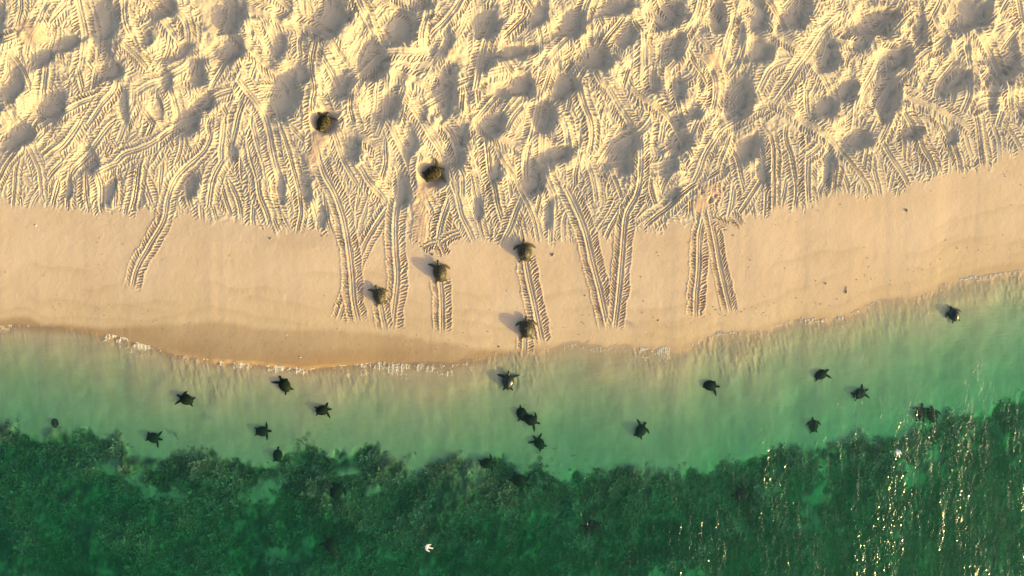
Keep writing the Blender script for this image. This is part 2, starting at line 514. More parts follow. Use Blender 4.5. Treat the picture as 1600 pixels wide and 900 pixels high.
def ground_z(x, y):
    i = int(np.clip(np.searchsorted(xs, x), 1, len(xs) - 1))
    j = int(np.clip(np.searchsorted(ys, y), 1, len(ys) - 1))
    return float(Z[j, i])


# ------------------------------------------------------------------ materials
def new_mat(name):
    m = bpy.data.materials.new(name)
    m.use_nodes = True
    nt = m.node_tree
    for n in list(nt.nodes):
        nt.nodes.remove(n)
    out = nt.nodes.new('ShaderNodeOutputMaterial')
    return m, nt, out


def N(nt, typ, **kw):
    n = nt.nodes.new(typ)
    for k, v in kw.items():
        if k.startswith('_'):
            setattr(n, k[1:], v)
        else:
            n.inputs[k.replace('__', ' ')].default_value = v
    return n


def mixc(nt, fac, a, b, blend='MIX'):
    n = nt.nodes.new('ShaderNodeMix')
    n.data_type = 'RGBA'
    n.blend_type = blend
    for key, v in ((0, fac), (6, a), (7, b)):
        if hasattr(v, 'is_output') or isinstance(v, bpy.types.NodeSocket):
            nt.links.new(v, n.inputs[key])
        elif key == 0:
            n.inputs[0].default_value = v
        else:
            n.inputs[key].default_value = (*v, 1)
    return n.outputs[2]


def attr(nt, name):
    a = nt.nodes.new('ShaderNodeAttribute')
    a.attribute_name = name
    return a.outputs['Fac']


def noise(nt, vec, scale, detail=4, rough=.55, dist=0.0):
    n = nt.nodes.new('ShaderNodeTexNoise')
    n.inputs['Scale'].default_value = scale
    n.inputs['Detail'].default_value = detail
    n.inputs['Roughness'].default_value = rough
    n.inputs['Distortion'].default_value = dist
    if vec is not None:
        nt.links.new(vec, n.inputs['Vector'])
    return n.outputs['Fac']


def ramp(nt, fac, a, b, ca=0.0, cb=1.0):
    n = nt.nodes.new('ShaderNodeMapRange')
    n.interpolation_type = 'SMOOTHSTEP'
    n.inputs['From Min'].default_value = a
    n.inputs['From Max'].default_value = b
    n.inputs['To Min'].default_value = ca
    n.inputs['To Max'].default_value = cb
    nt.links.new(fac, n.inputs['Value'])
    return n.outputs[0]


def mapping(nt, vec, scale, rotz=0.0):
    n = nt.nodes.new('ShaderNodeMapping')
    n.inputs['Scale'].default_value = scale
    n.inputs['Rotation'].default_value = (0, 0, rotz)
    nt.links.new(vec, n.inputs['Vector'])
    return n.outputs[0]


def math_node(nt, op, a, b=None):
    n = nt.nodes.new('ShaderNodeMath')
    n.operation = op
    for k, v in ((0, a), (1, b)):
        if v is None:
            continue
        if isinstance(v, bpy.types.NodeSocket):
            nt.links.new(v, n.inputs[k])
        else:
            n.inputs[k].default_value = v
    return n.outputs[0]


# sand, wet sand and sea bed
m_sand, nt, out = new_mat('sand')
pos = nt.nodes.new('ShaderNodeNewGeometry').outputs['Position']
big = noise(nt, pos, .22, 4)
mid = noise(nt, pos, 1.7, 5)
grain = noise(nt, pos, 34, 3, .7)
strip = mixc(nt, ramp(nt, big, .35, .65), (.585, .430, .30), (.64, .480, .345))
upper = mixc(nt, ramp(nt, mid, .3, .7), (.645, .503, .358), (.695, .550, .385))
c = mixc(nt, attr(nt, 'zone'), strip, upper)
c = mixc(nt, attr(nt, 'fresh'), c, (.62, .44, .30))
dampf = math_node(nt, 'MULTIPLY', attr(nt, 'damp'), .55)
c = mixc(nt, dampf, c, (.53, .39, .235))
c = mixc(nt, math_node(nt, 'MULTIPLY', attr(nt, 'wash'), .30), c, (.44, .32, .19))
wetf = attr(nt, 'wet')
wetcol = mixc(nt, ramp(nt, big, .4, .6), (.33, .215, .115), (.37, .25, .135))
wetm = math_node(nt, 'MULTIPLY', wetf, .85)
c = mixc(nt, wetm, c, wetcol)
# sea bed: pale sand with streaks swept by the swash, then weed-covered rock
stk = noise(nt, mapping(nt, pos, (1.5, .45, 1.0), .12), 1.0, 5, .6, .8)
bedc = mixc(nt, ramp(nt, stk, .3, .75), (.43, .335, .20), (.51, .41, .26))
sea = attr(nt, 'sea')
c = mixc(nt, sea, c, bedc)
c = mixc(nt, attr(nt, 'soak'), c, (.40, .235, .10))
rockn = noise(nt, pos, .9, 6, .65)
rock = mixc(nt, ramp(nt, rockn, .42, .66), (.05, .06, .028), (.19, .18, .09))
c = mixc(nt, attr(nt, 'reef'), c, rock)
c = mixc(nt, math_node(nt, 'MULTIPLY', ramp(nt, grain, .25, .75), .22), c, (.25, .19, .13), 'MULTIPLY')
b = nt.nodes.new('ShaderNodeBsdfPrincipled')
nt.links.new(c, b.inputs['Base Color'])
rg = ramp(nt, wetf, 0, 1, .95, .55)
nt.links.new(rg, b.inputs['Roughness'])
b.inputs['Specular IOR Level'].default_value = .25
bp = N(nt, 'ShaderNodeBump', Strength=.35, Distance=.02)
bh = noise(nt, pos, 16, 4, .7)
dry = math_node(nt, 'SUBTRACT', 1.0, wetf)
rip = noise(nt, mapping(nt, pos, (.9, 4.2, 1), -.2), 1.0, 3, .55, .9)          # low sand ripples on the sea bed
bed_h = math_node(nt, 'MULTIPLY', math_node(nt, 'MULTIPLY', rip, sea), 2.6)
nt.links.new(math_node(nt, 'ADD', bed_h, math_node(nt, 'MULTIPLY', bh, math_node(nt, 'ADD', dry, .15))), bp.inputs['Height'])
nt.links.new(bp.outputs[0], b.inputs['Normal'])
nt.links.new(b.outputs[0], out.inputs['Surface'])

# sea water: clear, absorbing body under a rippled surface
m_water, nt, out = new_mat('sea_water')
pos = nt.nodes.new('ShaderNodeNewGeometry').outputs['Position']
w1 = noise(nt, mapping(nt, pos, (1.9, .62, 1), .25), 1.0, 3, .5, .6)
w2 = noise(nt, mapping(nt, pos, (4.6, 2.4, 1), .1), 1.0, 1, .5, .4)
w3 = noise(nt, mapping(nt, pos, (14, 10, 1), -.3), 1.0, 0, .5)
patch = ramp(nt, noise(nt, mapping(nt, pos, (.55, .13, 1), .2), 1.0, 3, .6), .38, .66, .40, .98)
hgt = math_node(nt, 'ADD', math_node(nt, 'MULTIPLY', w1, .10), math_node(nt, 'ADD', math_node(nt, 'MULTIPLY', w2, .070), math_node(nt, 'MULTIPLY', w3, .028)))
calm = attr(nt, 'chop')
hgt = math_node(nt, 'MULTIPLY', math_node(nt, 'MULTIPLY', hgt, patch), calm)
bp = N(nt, 'ShaderNodeBump', Strength=1.0, Distance=1.0)
nt.links.new(hgt, bp.inputs['Height'])
gl = N(nt, 'ShaderNodeBsdfGlossy', Roughness=.12)
gl.inputs['Color'].default_value = (1, 1, 1, 1)
nt.links.new(bp.outputs[0], gl.inputs['Normal'])
tr = nt.nodes.new('ShaderNodeBsdfTransparent')
gn = nt.nodes.new('ShaderNodeNewGeometry')
dt = nt.nodes.new('ShaderNodeVectorMath')
dt.operation = 'DOT_PRODUCT'
nt.links.new(gn.outputs['Incoming'], dt.inputs[0])
nt.links.new(bp.outputs[0], dt.inputs[1])
cosi = math_node(nt, 'ABSOLUTE', dt.outputs['Value'])
graz = math_node(nt, 'POWER', math_node(nt, 'SUBTRACT', 1.0, math_node(nt, 'MINIMUM', cosi, 1.0)), 5.0)
fres = math_node(nt, 'ADD', math_node(nt, 'MULTIPLY', graz, .98), .02)     # reflectance of a water surface
mx = nt.nodes.new('ShaderNodeMixShader')
nt.links.new(fres, mx.inputs[0])
nt.links.new(tr.outputs[0], mx.inputs[1])
nt.links.new(gl.outputs[0], mx.inputs[2])
nt.links.new(mx.outputs[0], out.inputs['Surface'])
va = nt.nodes.new('ShaderNodeVolumeAbsorption')
va.inputs['Color'].default_value = (.12, .83, .65, 1)
va.inputs['Density'].default_value = .85
vs = nt.nodes.new('ShaderNodeVolumeScatter')
vs.inputs['Color'].default_value = (.36, .85, .55, 1)
vs.inputs['Density'].default_value = .08
vs.inputs['Anisotropy'].default_value = .4
av = nt.nodes.new('ShaderNodeAddShader')
nt.links.new(va.outputs[0], av.inputs[0])
nt.links.new(vs.outputs[0], av.inputs[1])
nt.links.new(av.outputs[0], out.inputs['Volume'])

# sea foam
m_foam, nt, out = new_mat('foam')
b = N(nt, 'ShaderNodeBsdfPrincipled', Roughness=.5)
b.inputs['Base Color'].default_value = (.74, .69, .60, 1)
nt.links.new(b.outputs[0], out.inputs['Surface'])

# weed
m_weed, nt, out = new_mat('weed')
pos = nt.nodes.new('ShaderNodeNewGeometry').outputs['Position']
f1 = ramp(nt, noise(nt, pos, .30, 4, .6), .40, .60)
f2 = ramp(nt, noise(nt, pos, 1.0, 6, .62), .45, .68)
c1 = mixc(nt, f1, (.036, .050, .020), (.205, .158, .070))
c2 = mixc(nt, f2, c1, (.25, .235, .13))
b = N(nt, 'ShaderNodeBsdfPrincipled', Roughness=.8)
nt.links.new(c2, b.inputs['Base Color'])
nt.links.new(b.outputs[0], out.inputs['Surface'])


def turtle_mats(tag, sand, rough, spec):
    m, nt, out = new_mat('carapace_' + tag)
    tc = nt.nodes.new('ShaderNodeTexCoord')
    oi = nt.nodes.new('ShaderNodeObjectInfo')
    va = nt.nodes.new('ShaderNodeVectorMath')
    va.operation = 'ADD'
    nt.links.new(tc.outputs['Object'], va.inputs[0])
    nt.links.new(math_node(nt, 'MULTIPLY', oi.outputs['Random'], 40.0), va.inputs[1])
    v = va.outputs[0]
    f = ramp(nt, noise(nt, v, 7, 4, .6), .4, .65)
    c = mixc(nt, f, *(((.015, .013, .008), (.046, .036, .019)) if sand else ((.006, .012, .008), (.013, .020, .012))))
    c = mixc(nt, attr(nt, 'groove'), c, (.10, .08, .042) if sand else (.022, .030, .018))
    if sand:
        c = mixc(nt, ramp(nt, noise(nt, v, 4.5, 4, .6), .62 - sand * .3, .78 - sand * .3), c, (.22, .19, .155))
    b = N(nt, 'ShaderNodeBsdfPrincipled', Roughness=rough)
    b.inputs['Specular IOR Level'].default_value = spec
    nt.links.new(c, b.inputs['Base Color'])
    bp = N(nt, 'ShaderNodeBump', Strength=.3, Distance=.01)
    nt.links.new(noise(nt, v, 30, 3), bp.inputs['Height'])
    nt.links.new(bp.outputs[0], b.inputs['Normal'])
    nt.links.new(b.outputs[0], out.inputs['Surface'])
    m2, nt, out = new_mat('skin_' + tag)
    tc = nt.nodes.new('ShaderNodeTexCoord')
    vo = nt.nodes.new('ShaderNodeTexVoronoi')
    vo.inputs['Scale'].default_value = 26
    nt.links.new(tc.outputs['Object'], vo.inputs['Vector'])
    c = mixc(nt, ramp(nt, vo.outputs['Distance'], .2, .6), *(((.035, .033, .018), (.11, .10, .055)) if sand else ((.006, .011, .007), (.015, .021, .013))))
    if sand:
        c = mixc(nt, ramp(nt, noise(nt, tc.outputs['Object'], 5, 4, .6), .66 - sand * .25, .8 - sand * .25), c, (.22, .19, .155))
    b = N(nt, 'ShaderNodeBsdfPrincipled', Roughness=.5)
    b.inputs['Specular IOR Level'].default_value = spec * .7
    nt.links.new(c, b.inputs['Base Color'])
    nt.links.new(b.outputs[0], out.inputs['Surface'])
    return m, m2


MAT_T = {'wet': turtle_mats('wet', 0.0, .6, .04), 'awash': turtle_mats('awash', 0.0, .3, .5), 'dusty': turtle_mats('dusty', .10, .5, .3), 'sandy': turtle_mats('sandy', .20, .95, .05)}


def plain(name, col, rough=.6):
    m, nt, out = new_mat(name)
    b = N(nt, 'ShaderNodeBsdfPrincipled', Roughness=rough)
    tc = nt.nodes.new('ShaderNodeTexCoord')
    f = ramp(nt, noise(nt, tc.outputs['Object'], 9, 3), .3, .7)
    nt.links.new(mixc(nt, f, tuple(x * .75 for x in col), col), b.inputs['Base Color'])
    nt.links.new(b.outputs[0], out.inputs['Surface'])
    return m


m_eye = plain('eye_black', (.01, .01, .01), .2)
m_white = plain('feather_white', (.80, .80, .78), .6)
m_grey = plain('feather_grey', (.45, .46, .47), .6)
m_beak = plain('beak_orange', (.45, .16, .04), .5)
m_wood = plain('driftwood', (.16, .11, .065), .8)
m_stone = plain('stone', (.26, .21, .15), .8)
m_shell = plain('shell_white', (.75, .70, .60), .5)
m_fish = plain('fish_skin', (.10, .12, .09), .4)

# ------------------------------------------------------------------ the ground and the sea
seaf = 1 - sstep(-.55, .02, DS)
soak = np.exp(-((XX + 11.3) / 3.6) ** 2) * sstep(-.05, .02, DS) * (1 - sstep(.1, 1.3, DS)) * .5
soak = np.maximum(soak, .75 * np.exp(-((DS - .03) / .07) ** 2) * np.exp(-((XX + 13.5) / 5.5) ** 4))
me = grid_mesh('beach_sand', XX, YY, Z, {'zone': zn, 'fresh': fr, 'damp': damp * (1 - seaf), 'wet': np.maximum(wet, seaf), 'sea': seaf, 'reef': reef, 'soak': soak, 'wash': wash})
me.materials.append(m_sand)
beach = bpy.data.objects.new('beach_sand', me)
COL.objects.link(beach)
beach['kind'] = 'structure'
beach['label'] = 'sandy beach crossed by turtle tracks and hollows, sloping under the sea'

wx = np.concatenate([geom(-32, -258, 20, .3)[:0:-1], np.arange(-32, 32, .13), geom(32, 258, 20, .3)])
wy = np.concatenate([geom(-19, -228, 20, .3)[:0:-1], np.arange(-19, 9, .13)])
WX, WY = np.meshgrid(wx, wy)
wds = WY - np.interp(wx, *shore_c)[None, :]
off = sstep(.3, 5, -wds)
tx = (WX * .95 + WY * .3)
WZ = .022 * fbm(tx * .75, WY * .30, 100, 3) * (.25 + .75 * off)
WZ += .012 * np.sin((wds * 2.1 + .7 * vnoise(WX * .3, WY * .3, 103)) * 1.7) * np.exp(-np.abs(wds) / 4)
chop = .16 + .84 * sstep(1.5, 7.5, -wds)
WZ[0, :] = WZ[-1, :] = 0
WZ[:, 0] = WZ[:, -1] = 0
mw = grid_mesh('sea_surface', WX, WY, WZ, {'chop': chop})
bmw = bmesh.new()
bmw.from_mesh(mw)
bnd = [e for e in bmw.edges if e.is_boundary]
ret = bmesh.ops.extrude_edge_only(bmw, edges=bnd)
low = [g for g in ret['geom'] if isinstance(g, bmesh.types.BMVert)]
for v in low:
    v.co.z = -22
bmesh.ops.contextual_create(bmw, geom=[e for e in bmw.edges if e.is_boundary])
bmesh.ops.recalc_face_normals(bmw, faces=[f for f in bmw.faces if f.calc_center_median().z < -5])
bmw.to_mesh(mw)
bmw.free()
mw.materials.append(m_water)
sea = bpy.data.objects.new('sea_water', mw)
COL.objects.link(sea)
sea['kind'] = 'structure'
sea['label'] = 'clear green shallow sea water lapping the beach'


def poly_obj(name, verts, faces, mat, smooth=False):
    me = bpy.data.meshes.new(name)
    me.from_pydata(verts, [], faces)
    me.materials.append(mat)
    if smooth:
        me.polygons.foreach_set('use_smooth', np.ones(len(faces), bool))
    me.update()
    o = bpy.data.objects.new(name, me)
    COL.objects.link(o)
    return o


# weed on the rocks: many tufts of short blades
rw = np.random.default_rng(3)
V, F = [], []
cnt = 0
tries = 0
NT = 24000
cx = rw.uniform(-33, 33, NT * 4)
cy = rw.uniform(-19.5, -4, NT * 4)
dreef = np.interp(cx, *reef_c) - cy + .55 * fbm(cx * .8, cy * .8, 80, 4)
clump = fbm(cx * .5, cy * .5, 110, 4) + .35 * fbm(cx * 2.5, cy * 2.5, 114, 2)
gap = .8 * fbm(cx * .42, cy * .55, 87, 4) + .35 * fbm(cx * 1.6, cy * 1.6, 88, 3)
keep = (dreef + rw.normal(0, .28, NT * 4) > .1) & (clump + .5 * (1 - sstep(0, 3, dreef)) > rw.uniform(-.75, .75, NT * 4)) & (gap + rw.normal(0, .25, NT * 4) < .48)
for (ax, ay, ar) in [(432, 713, .55), (1160, 773, .5), (926, 824, .55), (525, 768, .55), (516, 854, .5), (812, 752, .5), (760, 725, .4), (1459, 650, .75), (1441, 647, .75)]:
    tx_, ty_ = W(ax, ay)
    keep &= (cx - tx_) ** 2 + (cy - ty_) ** 2 > ar * ar
ii = np.where(keep)[0][:NT]
xi = np.clip(np.searchsorted(xs, cx), 0, len(xs) - 1)
yi = np.clip(np.searchsorted(ys, cy), 0, len(ys) - 1)
zz = Z[yi, xi]
verts = []
faces = []
for q in ii:
    n = 5
    a0 = rw.uniform(0, 6.28)
    Lb = (rw.uniform(.10, .20) + .16 * rw.random() ** 3) * (.55 + .45 * min(1, max(0, dreef[q])))
    for k in range(n):
        a = a0 + k * 6.283 / n + rw.uniform(-.4, .4)
        ca, sa = math.cos(a), math.sin(a)
        L = Lb * rw.uniform(.6, 1.3)
        wd = L * rw.uniform(.16, .3)
        hz = L * rw.uniform(.15, .55)
        x0, y0, z0 = cx[q], cy[q], zz[q] - .02
        b0 = len(verts)
        verts += [(x0, y0, z0), (x0 + ca * L * .5 - sa * wd, y0 + sa * L * .5 + ca * wd, z0 + hz * .7),
                  (x0 + ca * L, y0 + sa * L, z0 + hz * .8), (x0 + ca * L * .5 + sa * wd, y0 + sa * L * .5 - ca * wd, z0 + hz * .7)]
        faces.append((b0, b0 + 1, b0 + 2, b0 + 3))
weed = poly_obj('seaweed_bed', verts, faces, m_weed)
weed['kind'] = 'stuff'
weed['label'] = 'dark brown and green weed covering the sea bed beyond the pale sand'
weed['category'] = 'seaweed'

# foam along the swash edge
FOAM = [((0, 508), (46, 513), 5, 260), ((160, 524), (240, 545), 10, 2600), ((238, 545), (330, 566), 5, 1300), ((325, 566), (480, 579), 6, 2600), ((480, 580), (545, 575), 2, 200), ((540, 574), (640, 570), 12, 2200),
        ((640, 573), (750, 566), 10, 1700), ((750, 562), (860, 548), 6, 260), ((880, 545), (960, 548), 5, 200), ((1000, 545), (1046, 547), 12, 1300), ((1060, 548), (1125, 524), 3, 240), ((1120, 524), (1190, 520), 3, 240),
        ((1190, 517), (1235, 502), 4, 200), ((1250, 502), (1325, 495), 10, 1300), ((1330, 492), (1380, 473), 3, 220), ((1380, 472), (1480, 450), 3, 240), ((1490, 441), (1600, 423), 5, 1300)]
verts, faces = [], []
for (x0, y0), (x1, y1), sp, n in FOAM:
    for k in range(int(n * 2.6)):
        t = rw.random()
        # bubbles gather in little rafts
        t = t + .012 * math.sin(t * 90 + x0)
        px = x0 + (x1 - x0) * t
        lx_, ly_ = W(px, 500, 0.0)
        e = float(np.interp(lx_, xs, shore_x))
        dd = abs(rw.normal(0, .8)) * sp * PXM - .07
        yy_ = e - dd
        ln = float(fbm(np.array([lx_ * 1.7 + yy_ * 1.1]), np.array([yy_ * 2.3 - lx_ * 1.2]), 120, 4, .65)[0])
        if ln < -.05 + .75 * rw.random():
            continue
        x, y = lx_, e - dd
        z = max(ground_z(x, y), .010) + .003
        r = rw.uniform(.006, .021)
        b0 = len(verts)
        verts += [(x + r, y, z), (x, y + r * .8, z), (x - r, y, z), (x, y - r * .8, z), (x, y, z + r * .7)]
        faces += [(b0, b0 + 1, b0 + 4), (b0 + 1, b0 + 2, b0 + 4), (b0 + 2, b0 + 3, b0 + 4), (b0 + 3, b0, b0 + 4)]
foam = poly_obj('sea_foam', verts, faces, m_foam)
foam['kind'] = 'stuff'
foam['label'] = 'thin white foam along the edge of the swash'
foam['category'] = 'foam'


# ------------------------------------------------------------------ animals
def ellipsoid(bm, c, r, seg=16, rings=10):
    bmesh.ops.create_uvsphere(bm, u_segments=seg, v_segments=rings, radius=1.0, matrix=Matrix.Translation(c) @ Matrix.Diagonal((*r, 1)))


def sweep(bm, pts, seg=10):
    """closed tube of flattened sections: (x, y, z, half chord, half thickness), chord lies level across the path"""
    rings = []
    for k, (x, y, z, a, t) in enumerate(pts):
        p0 = Vector(pts[max(k - 1, 0)][:3])
        p1 = Vector(pts[min(k + 1, len(pts) - 1)][:3])
        d = (p1 - p0).normalized()
        side = d.cross(Vector((0, 0, 1)))
        side = side.normalized() if side.length > 1e-4 else Vector((1, 0, 0))
        upv = side.cross(d).normalized()
        rings.append([bm.verts.new(Vector((x, y, z)) + side * (a * math.cos(q * math.tau / seg)) + upv * (t * math.sin(q * math.tau / seg))) for q in range(seg)])
    for r0, r1 in zip(rings[:-1], rings[1:]):
        for q in range(seg):
            bm.faces.new((r0[q], r0[(q + 1) % seg], r1[(q + 1) % seg], r1[q]))
    bm.faces.new(rings[0][::-1])
    bm.faces.new(rings[-1])


def remeshed(bm, name, voxel, mat, smooth_it=4):
    bmesh.ops.recalc_face_normals(bm, faces=bm.faces)
    me = bpy.data.meshes.new(name + '_raw')
    bm.to_mesh(me)
    bm.free()
    o = bpy.data.objects.new(name + '_raw', me)
    COL.objects.link(o)
    r = o.modifiers.new('r', 'REMESH')
    r.mode = 'VOXEL'
    r.voxel_size = voxel
    s = o.modifiers.new('s', 'SMOOTH')
    s.iterations = smooth_it
    s.factor = .5
    dg = bpy.context.evaluated_depsgraph_get()
    res = bpy.data.meshes.new_from_object(o.evaluated_get(dg))
    res.name = name
    bpy.data.objects.remove(o)
    bpy.data.meshes.remove(me)
    res.materials.clear()
    res.materials.append(mat)
    res.polygons.foreach_set('use_smooth', np.ones(len(res.polygons), bool))
    return res


def flipper(side, base, ang, length, width, bend, drop):
    """front or hind paddle; ang in degrees from straight ahead, bend turns the tip further back"""
    pts = []
    x, y, z = base
    n = 7
    a = math.radians(ang)
    prof = [.62, .95, 1.0, .92, .74, .5, .16]
    for k in range(n):
        pts.append((x * side, y, z, width * prof[k], .030 * (1 - .55 * k / n) + .006))
        a += math.radians(bend) / n
        x += math.sin(a) * length / (n - 1)
        y += math.cos(a) * length / (n - 1)
        z -= drop / (n - 1)
    return pts


def body_mesh(name, mat, pose):
    bm = bmesh.new()
    ellipsoid(bm, (0, -.02, .135), (.345, .47, .125), 20, 12)
    hx = pose.get('head', 0.0)
    hy, hz = pose.get('neck', .60), pose.get('headz', .17)
    sweep(bm, [(0, .36, .15, .12, .10), (hx * .3, hy - .12, (hz + .15) / 2, .085, .075), (hx * .7, hy - .03, hz, .078, .068), (hx, hy + .06, hz, .085, .075),
               (hx * 1.1, hy + .13, hz - .01, .062, .055), (hx * 1.15, hy + .18, hz - .02, .025, .028)], 12)
    for side, (fa, fb, fd) in ((-1, pose['left']), (1, pose['right'])):
        sweep(bm, flipper(side, (.20, .34, .12), fa, pose.get('arm', .60), .100, fb, fd))
    for side, (ra, rb, rd) in ((-1, pose['hindleft']), (1, pose['hindright'])):
        sweep(bm, flipper(side, (.16, -.36, .10), ra, .33, .085, rb, rd))
    sweep(bm, [(0, -.42, .11, .05, .04), (0, -.50, .09, .035, .03), (0, -.58, .07, .012, .012)])
    return remeshed(bm, name, .017, mat, 3)


def shell_mesh(name, mat, h=.33):
    NR, NA = 22, 72
    vert_c = [(0, .36), (0, .19), (0, .0), (0, -.19), (0, -.36)]
    cost = [(s * .24, y) for y in (.26, .09, -.11, -.28) for s in (-1, 1)]
    cs = np.array(vert_c + cost)
    V, G = [], []
    for i in range(NR + 1):
        r = i / NR
        for j in range(NA):
            th = j / NA * math.tau
            sx, cy_ = math.sin(th), math.cos(th)
            Rx = .405 * (1 + .07 * cy_)                       # wider at the shoulders
            Ry = .50 if cy_ > 0 else .535
            if cy_ < 0:
                Rx *= (1 - .10 * cy_ * cy_)
            if r > .86:
                mr = 1 + .018 * math.cos(th * 24)
            else:
                mr = 1
            x, y = sx * Rx * r * mr, cy_ * Ry * r * mr
            dome = max(0.0, 1 - r ** 2.3)
            z = .135 + h * dome ** .78
            d = np.sort(np.hypot((cs[:, 0] - x) * 1.25, cs[:, 1] - y))
            gap = d[1] - d[0]
            g = 0.0
            if r < .86:
                g = max(0.0, 1 - gap / .028)
            elif r < .90:
                g = .9
            else:
                g = .8 if abs(((th * 24 / math.tau) % 1) - .5) > .40 else 0.0
            z -= .010 * g
            z += .012 * math.exp(-(x / .03) ** 2) * dome          # keel
            V.append((x, y, z))
            G.append(g)
    F = []
    for i in range(NR):
        for j in range(NA):
            j2 = (j + 1) % NA
            a, b_, c_, d_ = i * NA + j, i * NA + j2, (i + 1) * NA + j2, (i + 1) * NA + j
            F.append((a, d_, c_, b_) if i else (a, d_, c_))
    # under lip
    base = len(V)
    for j in range(NA):
        x, y, z = V[NR * NA + j]
        V.append((x * .97, y * .97, z - .045))
        G.append(0)
    for j in range(NA):
        j2 = (j + 1) % NA
        F.append((NR * NA + j, base + j, base + j2, NR * NA + j2))
    V.append((0, 0, .07))
    G.append(0)
    for j in range(NA):
        F.append((base + j, len(V) - 1, base + (j + 1) % NA))
    me = bpy.data.meshes.new(name)
    # weld the pole: ring 0 all sits at one spot
    me.from_pydata(V, [], F)
    a = me.attributes.new('groove', 'FLOAT', 'POINT')
    a.data.foreach_set('value', np.array(G, np.float32))
    me.polygons.foreach_set('use_smooth', np.ones(len(F), bool))
    me.materials.append(mat)
    me.update()
    return me


#            left/right front: angle, bend, drop ; hind likewise
POSES = {
    'crawl': dict(arm=.52, left=(72, 85, .11), right=(72, 85, .11), hindleft=(128, 30, .08), hindright=(128, 30, .08), neck=.58, headz=.16),
    'crawl_reach': dict(arm=.52, left=(40, 45, .11), right=(75, 85, .11), hindleft=(135, 20, .08), hindright=(120, 35, .08), neck=.60, headz=.18, head=-.03),
    'haul': dict(left=(82, -12, .06), right=(80, -8, .06), hindleft=(140, 12, .05), hindright=(135, 15, .05), neck=.60, headz=.19),
    'dig': dict(left=(48, 60, -.10), right=(66, 25, -.12), hindleft=(120, 40, .06), hindright=(125, 40, .06), neck=.55, headz=.12, head=.02),
    'glide': dict(left=(70, 40, .02), right=(70, 40, .02), hindleft=(145, 10, .03), hindright=(145, 10, .03), neck=.62, headz=.14),
    'stroke': dict(left=(48, 15, .0), right=(95, 45, .08), hindleft=(150, 0, .03), hindright=(125, 20, .03), neck=.61, headz=.14, head=.05),
    'turn': dict(left=(100, 45, .06), right=(50, 20, .0), hindleft=(125, 15, .03), hindright=(150, 5, .03), neck=.61, headz=.14, head=-.05),
    'wide': dict(left=(58, 10, .02), right=(62, 12, .02), hindleft=(130, 10, .03), hindright=(130, 10, .03), neck=.63, headz=.15),
    'tuck': dict(left=(95, 70, .05), right=(98, 70, .05), hindleft=(150, 5, .03), hindright=(150, 5, .03), neck=.58, headz=.14),
}
_body, _shell = {}, {}
m_eyeball = None


def eye_mesh():
    bm = bmesh.new()
    bmesh.ops.create_icosphere(bm, subdivisions=1, radius=.014)
    me = bpy.data.meshes.new('eye')
    bm.to_mesh(me)
    bm.free()
    me.materials.append(m_eye)
    return me


EYE = eye_mesh()


def turtle(px, py, heading, pose, finish, label, z=None, clear=0.0, size=1.0, pitch=0.0, roll=0.0, group=None):
    """heading in degrees, 0 = right, 90 = up the beach"""
    x, y = W(px, py)
    if z is None:
        z = ground_z(x, y)
    x, y = W(px, py, z + .25)
    root = bpy.data.objects.new('sea_turtle', None)
    root.empty_display_size = .3
    COL.objects.link(root)
    root.location = (x, y, z + clear)
    root.rotation_euler = (math.radians(pitch), math.radians(roll), math.radians(heading - 90))
    root.scale = (size, size, size * (.72 if finish == 'wet' else 1.0))
    root['label'] = label
    root['category'] = 'sea turtle'
    root['group'] = group or 'sea turtles'
    kb = (pose, finish)
    if kb not in _body:
        _body[kb] = body_mesh('turtle_body', MAT_T[finish][1], POSES[pose])
    if finish not in _shell:
        _shell[finish] = shell_mesh('turtle_shell', MAT_T[finish][0])
    b_ = bpy.data.objects.new('body', _body[kb])
    s_ = bpy.data.objects.new('carapace', _shell[finish])
    for o in (b_, s_):
        COL.objects.link(o)
        o.parent = root
    p = POSES[pose]
    hx, hy, hz = p.get('head', 0), p['neck'], p['headz']
    for sd in (-1, 1):
        e = bpy.data.objects.new('eye', EYE)
        COL.objects.link(e)
        e.parent = root
        e.location = (hx * 1.05 + sd * .066, hy + .10, hz + .025)
    return root


def mean_ground(px, py, r=.35):
    x, y = W(px, py)
    return float(np.mean([ground_z(x + r * math.cos(a), y + r * math.sin(a)) for a in np.linspace(0, 6.28, 9)]))


ON = 'turtles crawling on the beach'
turtle(505, 192, 68, 'dig', 'sandy', 'sand-dusted turtle digging in the hollow at upper left of the tracked sand', z=mean_ground(505, 192) + .0, clear=.05, size=1.0, group=ON)
turtle(676, 271, 25, 'dig', 'sandy', 'sand-dusted turtle sunk in a dark round hollow near the tide line', z=mean_ground(676, 271), clear=.05, size=1.05, group=ON)
turtle(820, 393, 95, 'crawl', 'dusty', 'turtle crawling up the beach right at the edge of the tracked sand', z=mean_ground(820, 393), clear=-.02, size=1.02, group=ON, pitch=3)
turtle(687, 426, 97, 'crawl_reach', 'dusty', 'turtle alone at the head of a short straight track on smooth sand', z=mean_ground(687, 426), clear=-.02, size=1.0, group=ON, pitch=3)
turtle(592, 463, 104, 'crawl_reach', 'dusty', 'brown turtle crawling beside the two long crossing tracks on smooth sand', z=mean_ground(592, 463), clear=-.02, size=.92, group=ON, pitch=3)
turtle(823, 514, 92, 'crawl', 'dusty', 'turtle just out of the water at the foot of a long track', z=mean_ground(823, 514), clear=-.02, size=1.04, group=ON, pitch=3)
turtle(794, 597, 88, 'haul', 'awash', 'turtle with both front flippers spread, hauling out through the shallow wash', z=mean_ground(794, 597), clear=.0, size=.86, group=ON, pitch=3)
turtle(1493, 492, 112, 'tuck', 'awash', 'turtle nearest the waterline at the far right of the bay', z=mean_ground(1493, 492), clear=.0, size=.76, pitch=2)

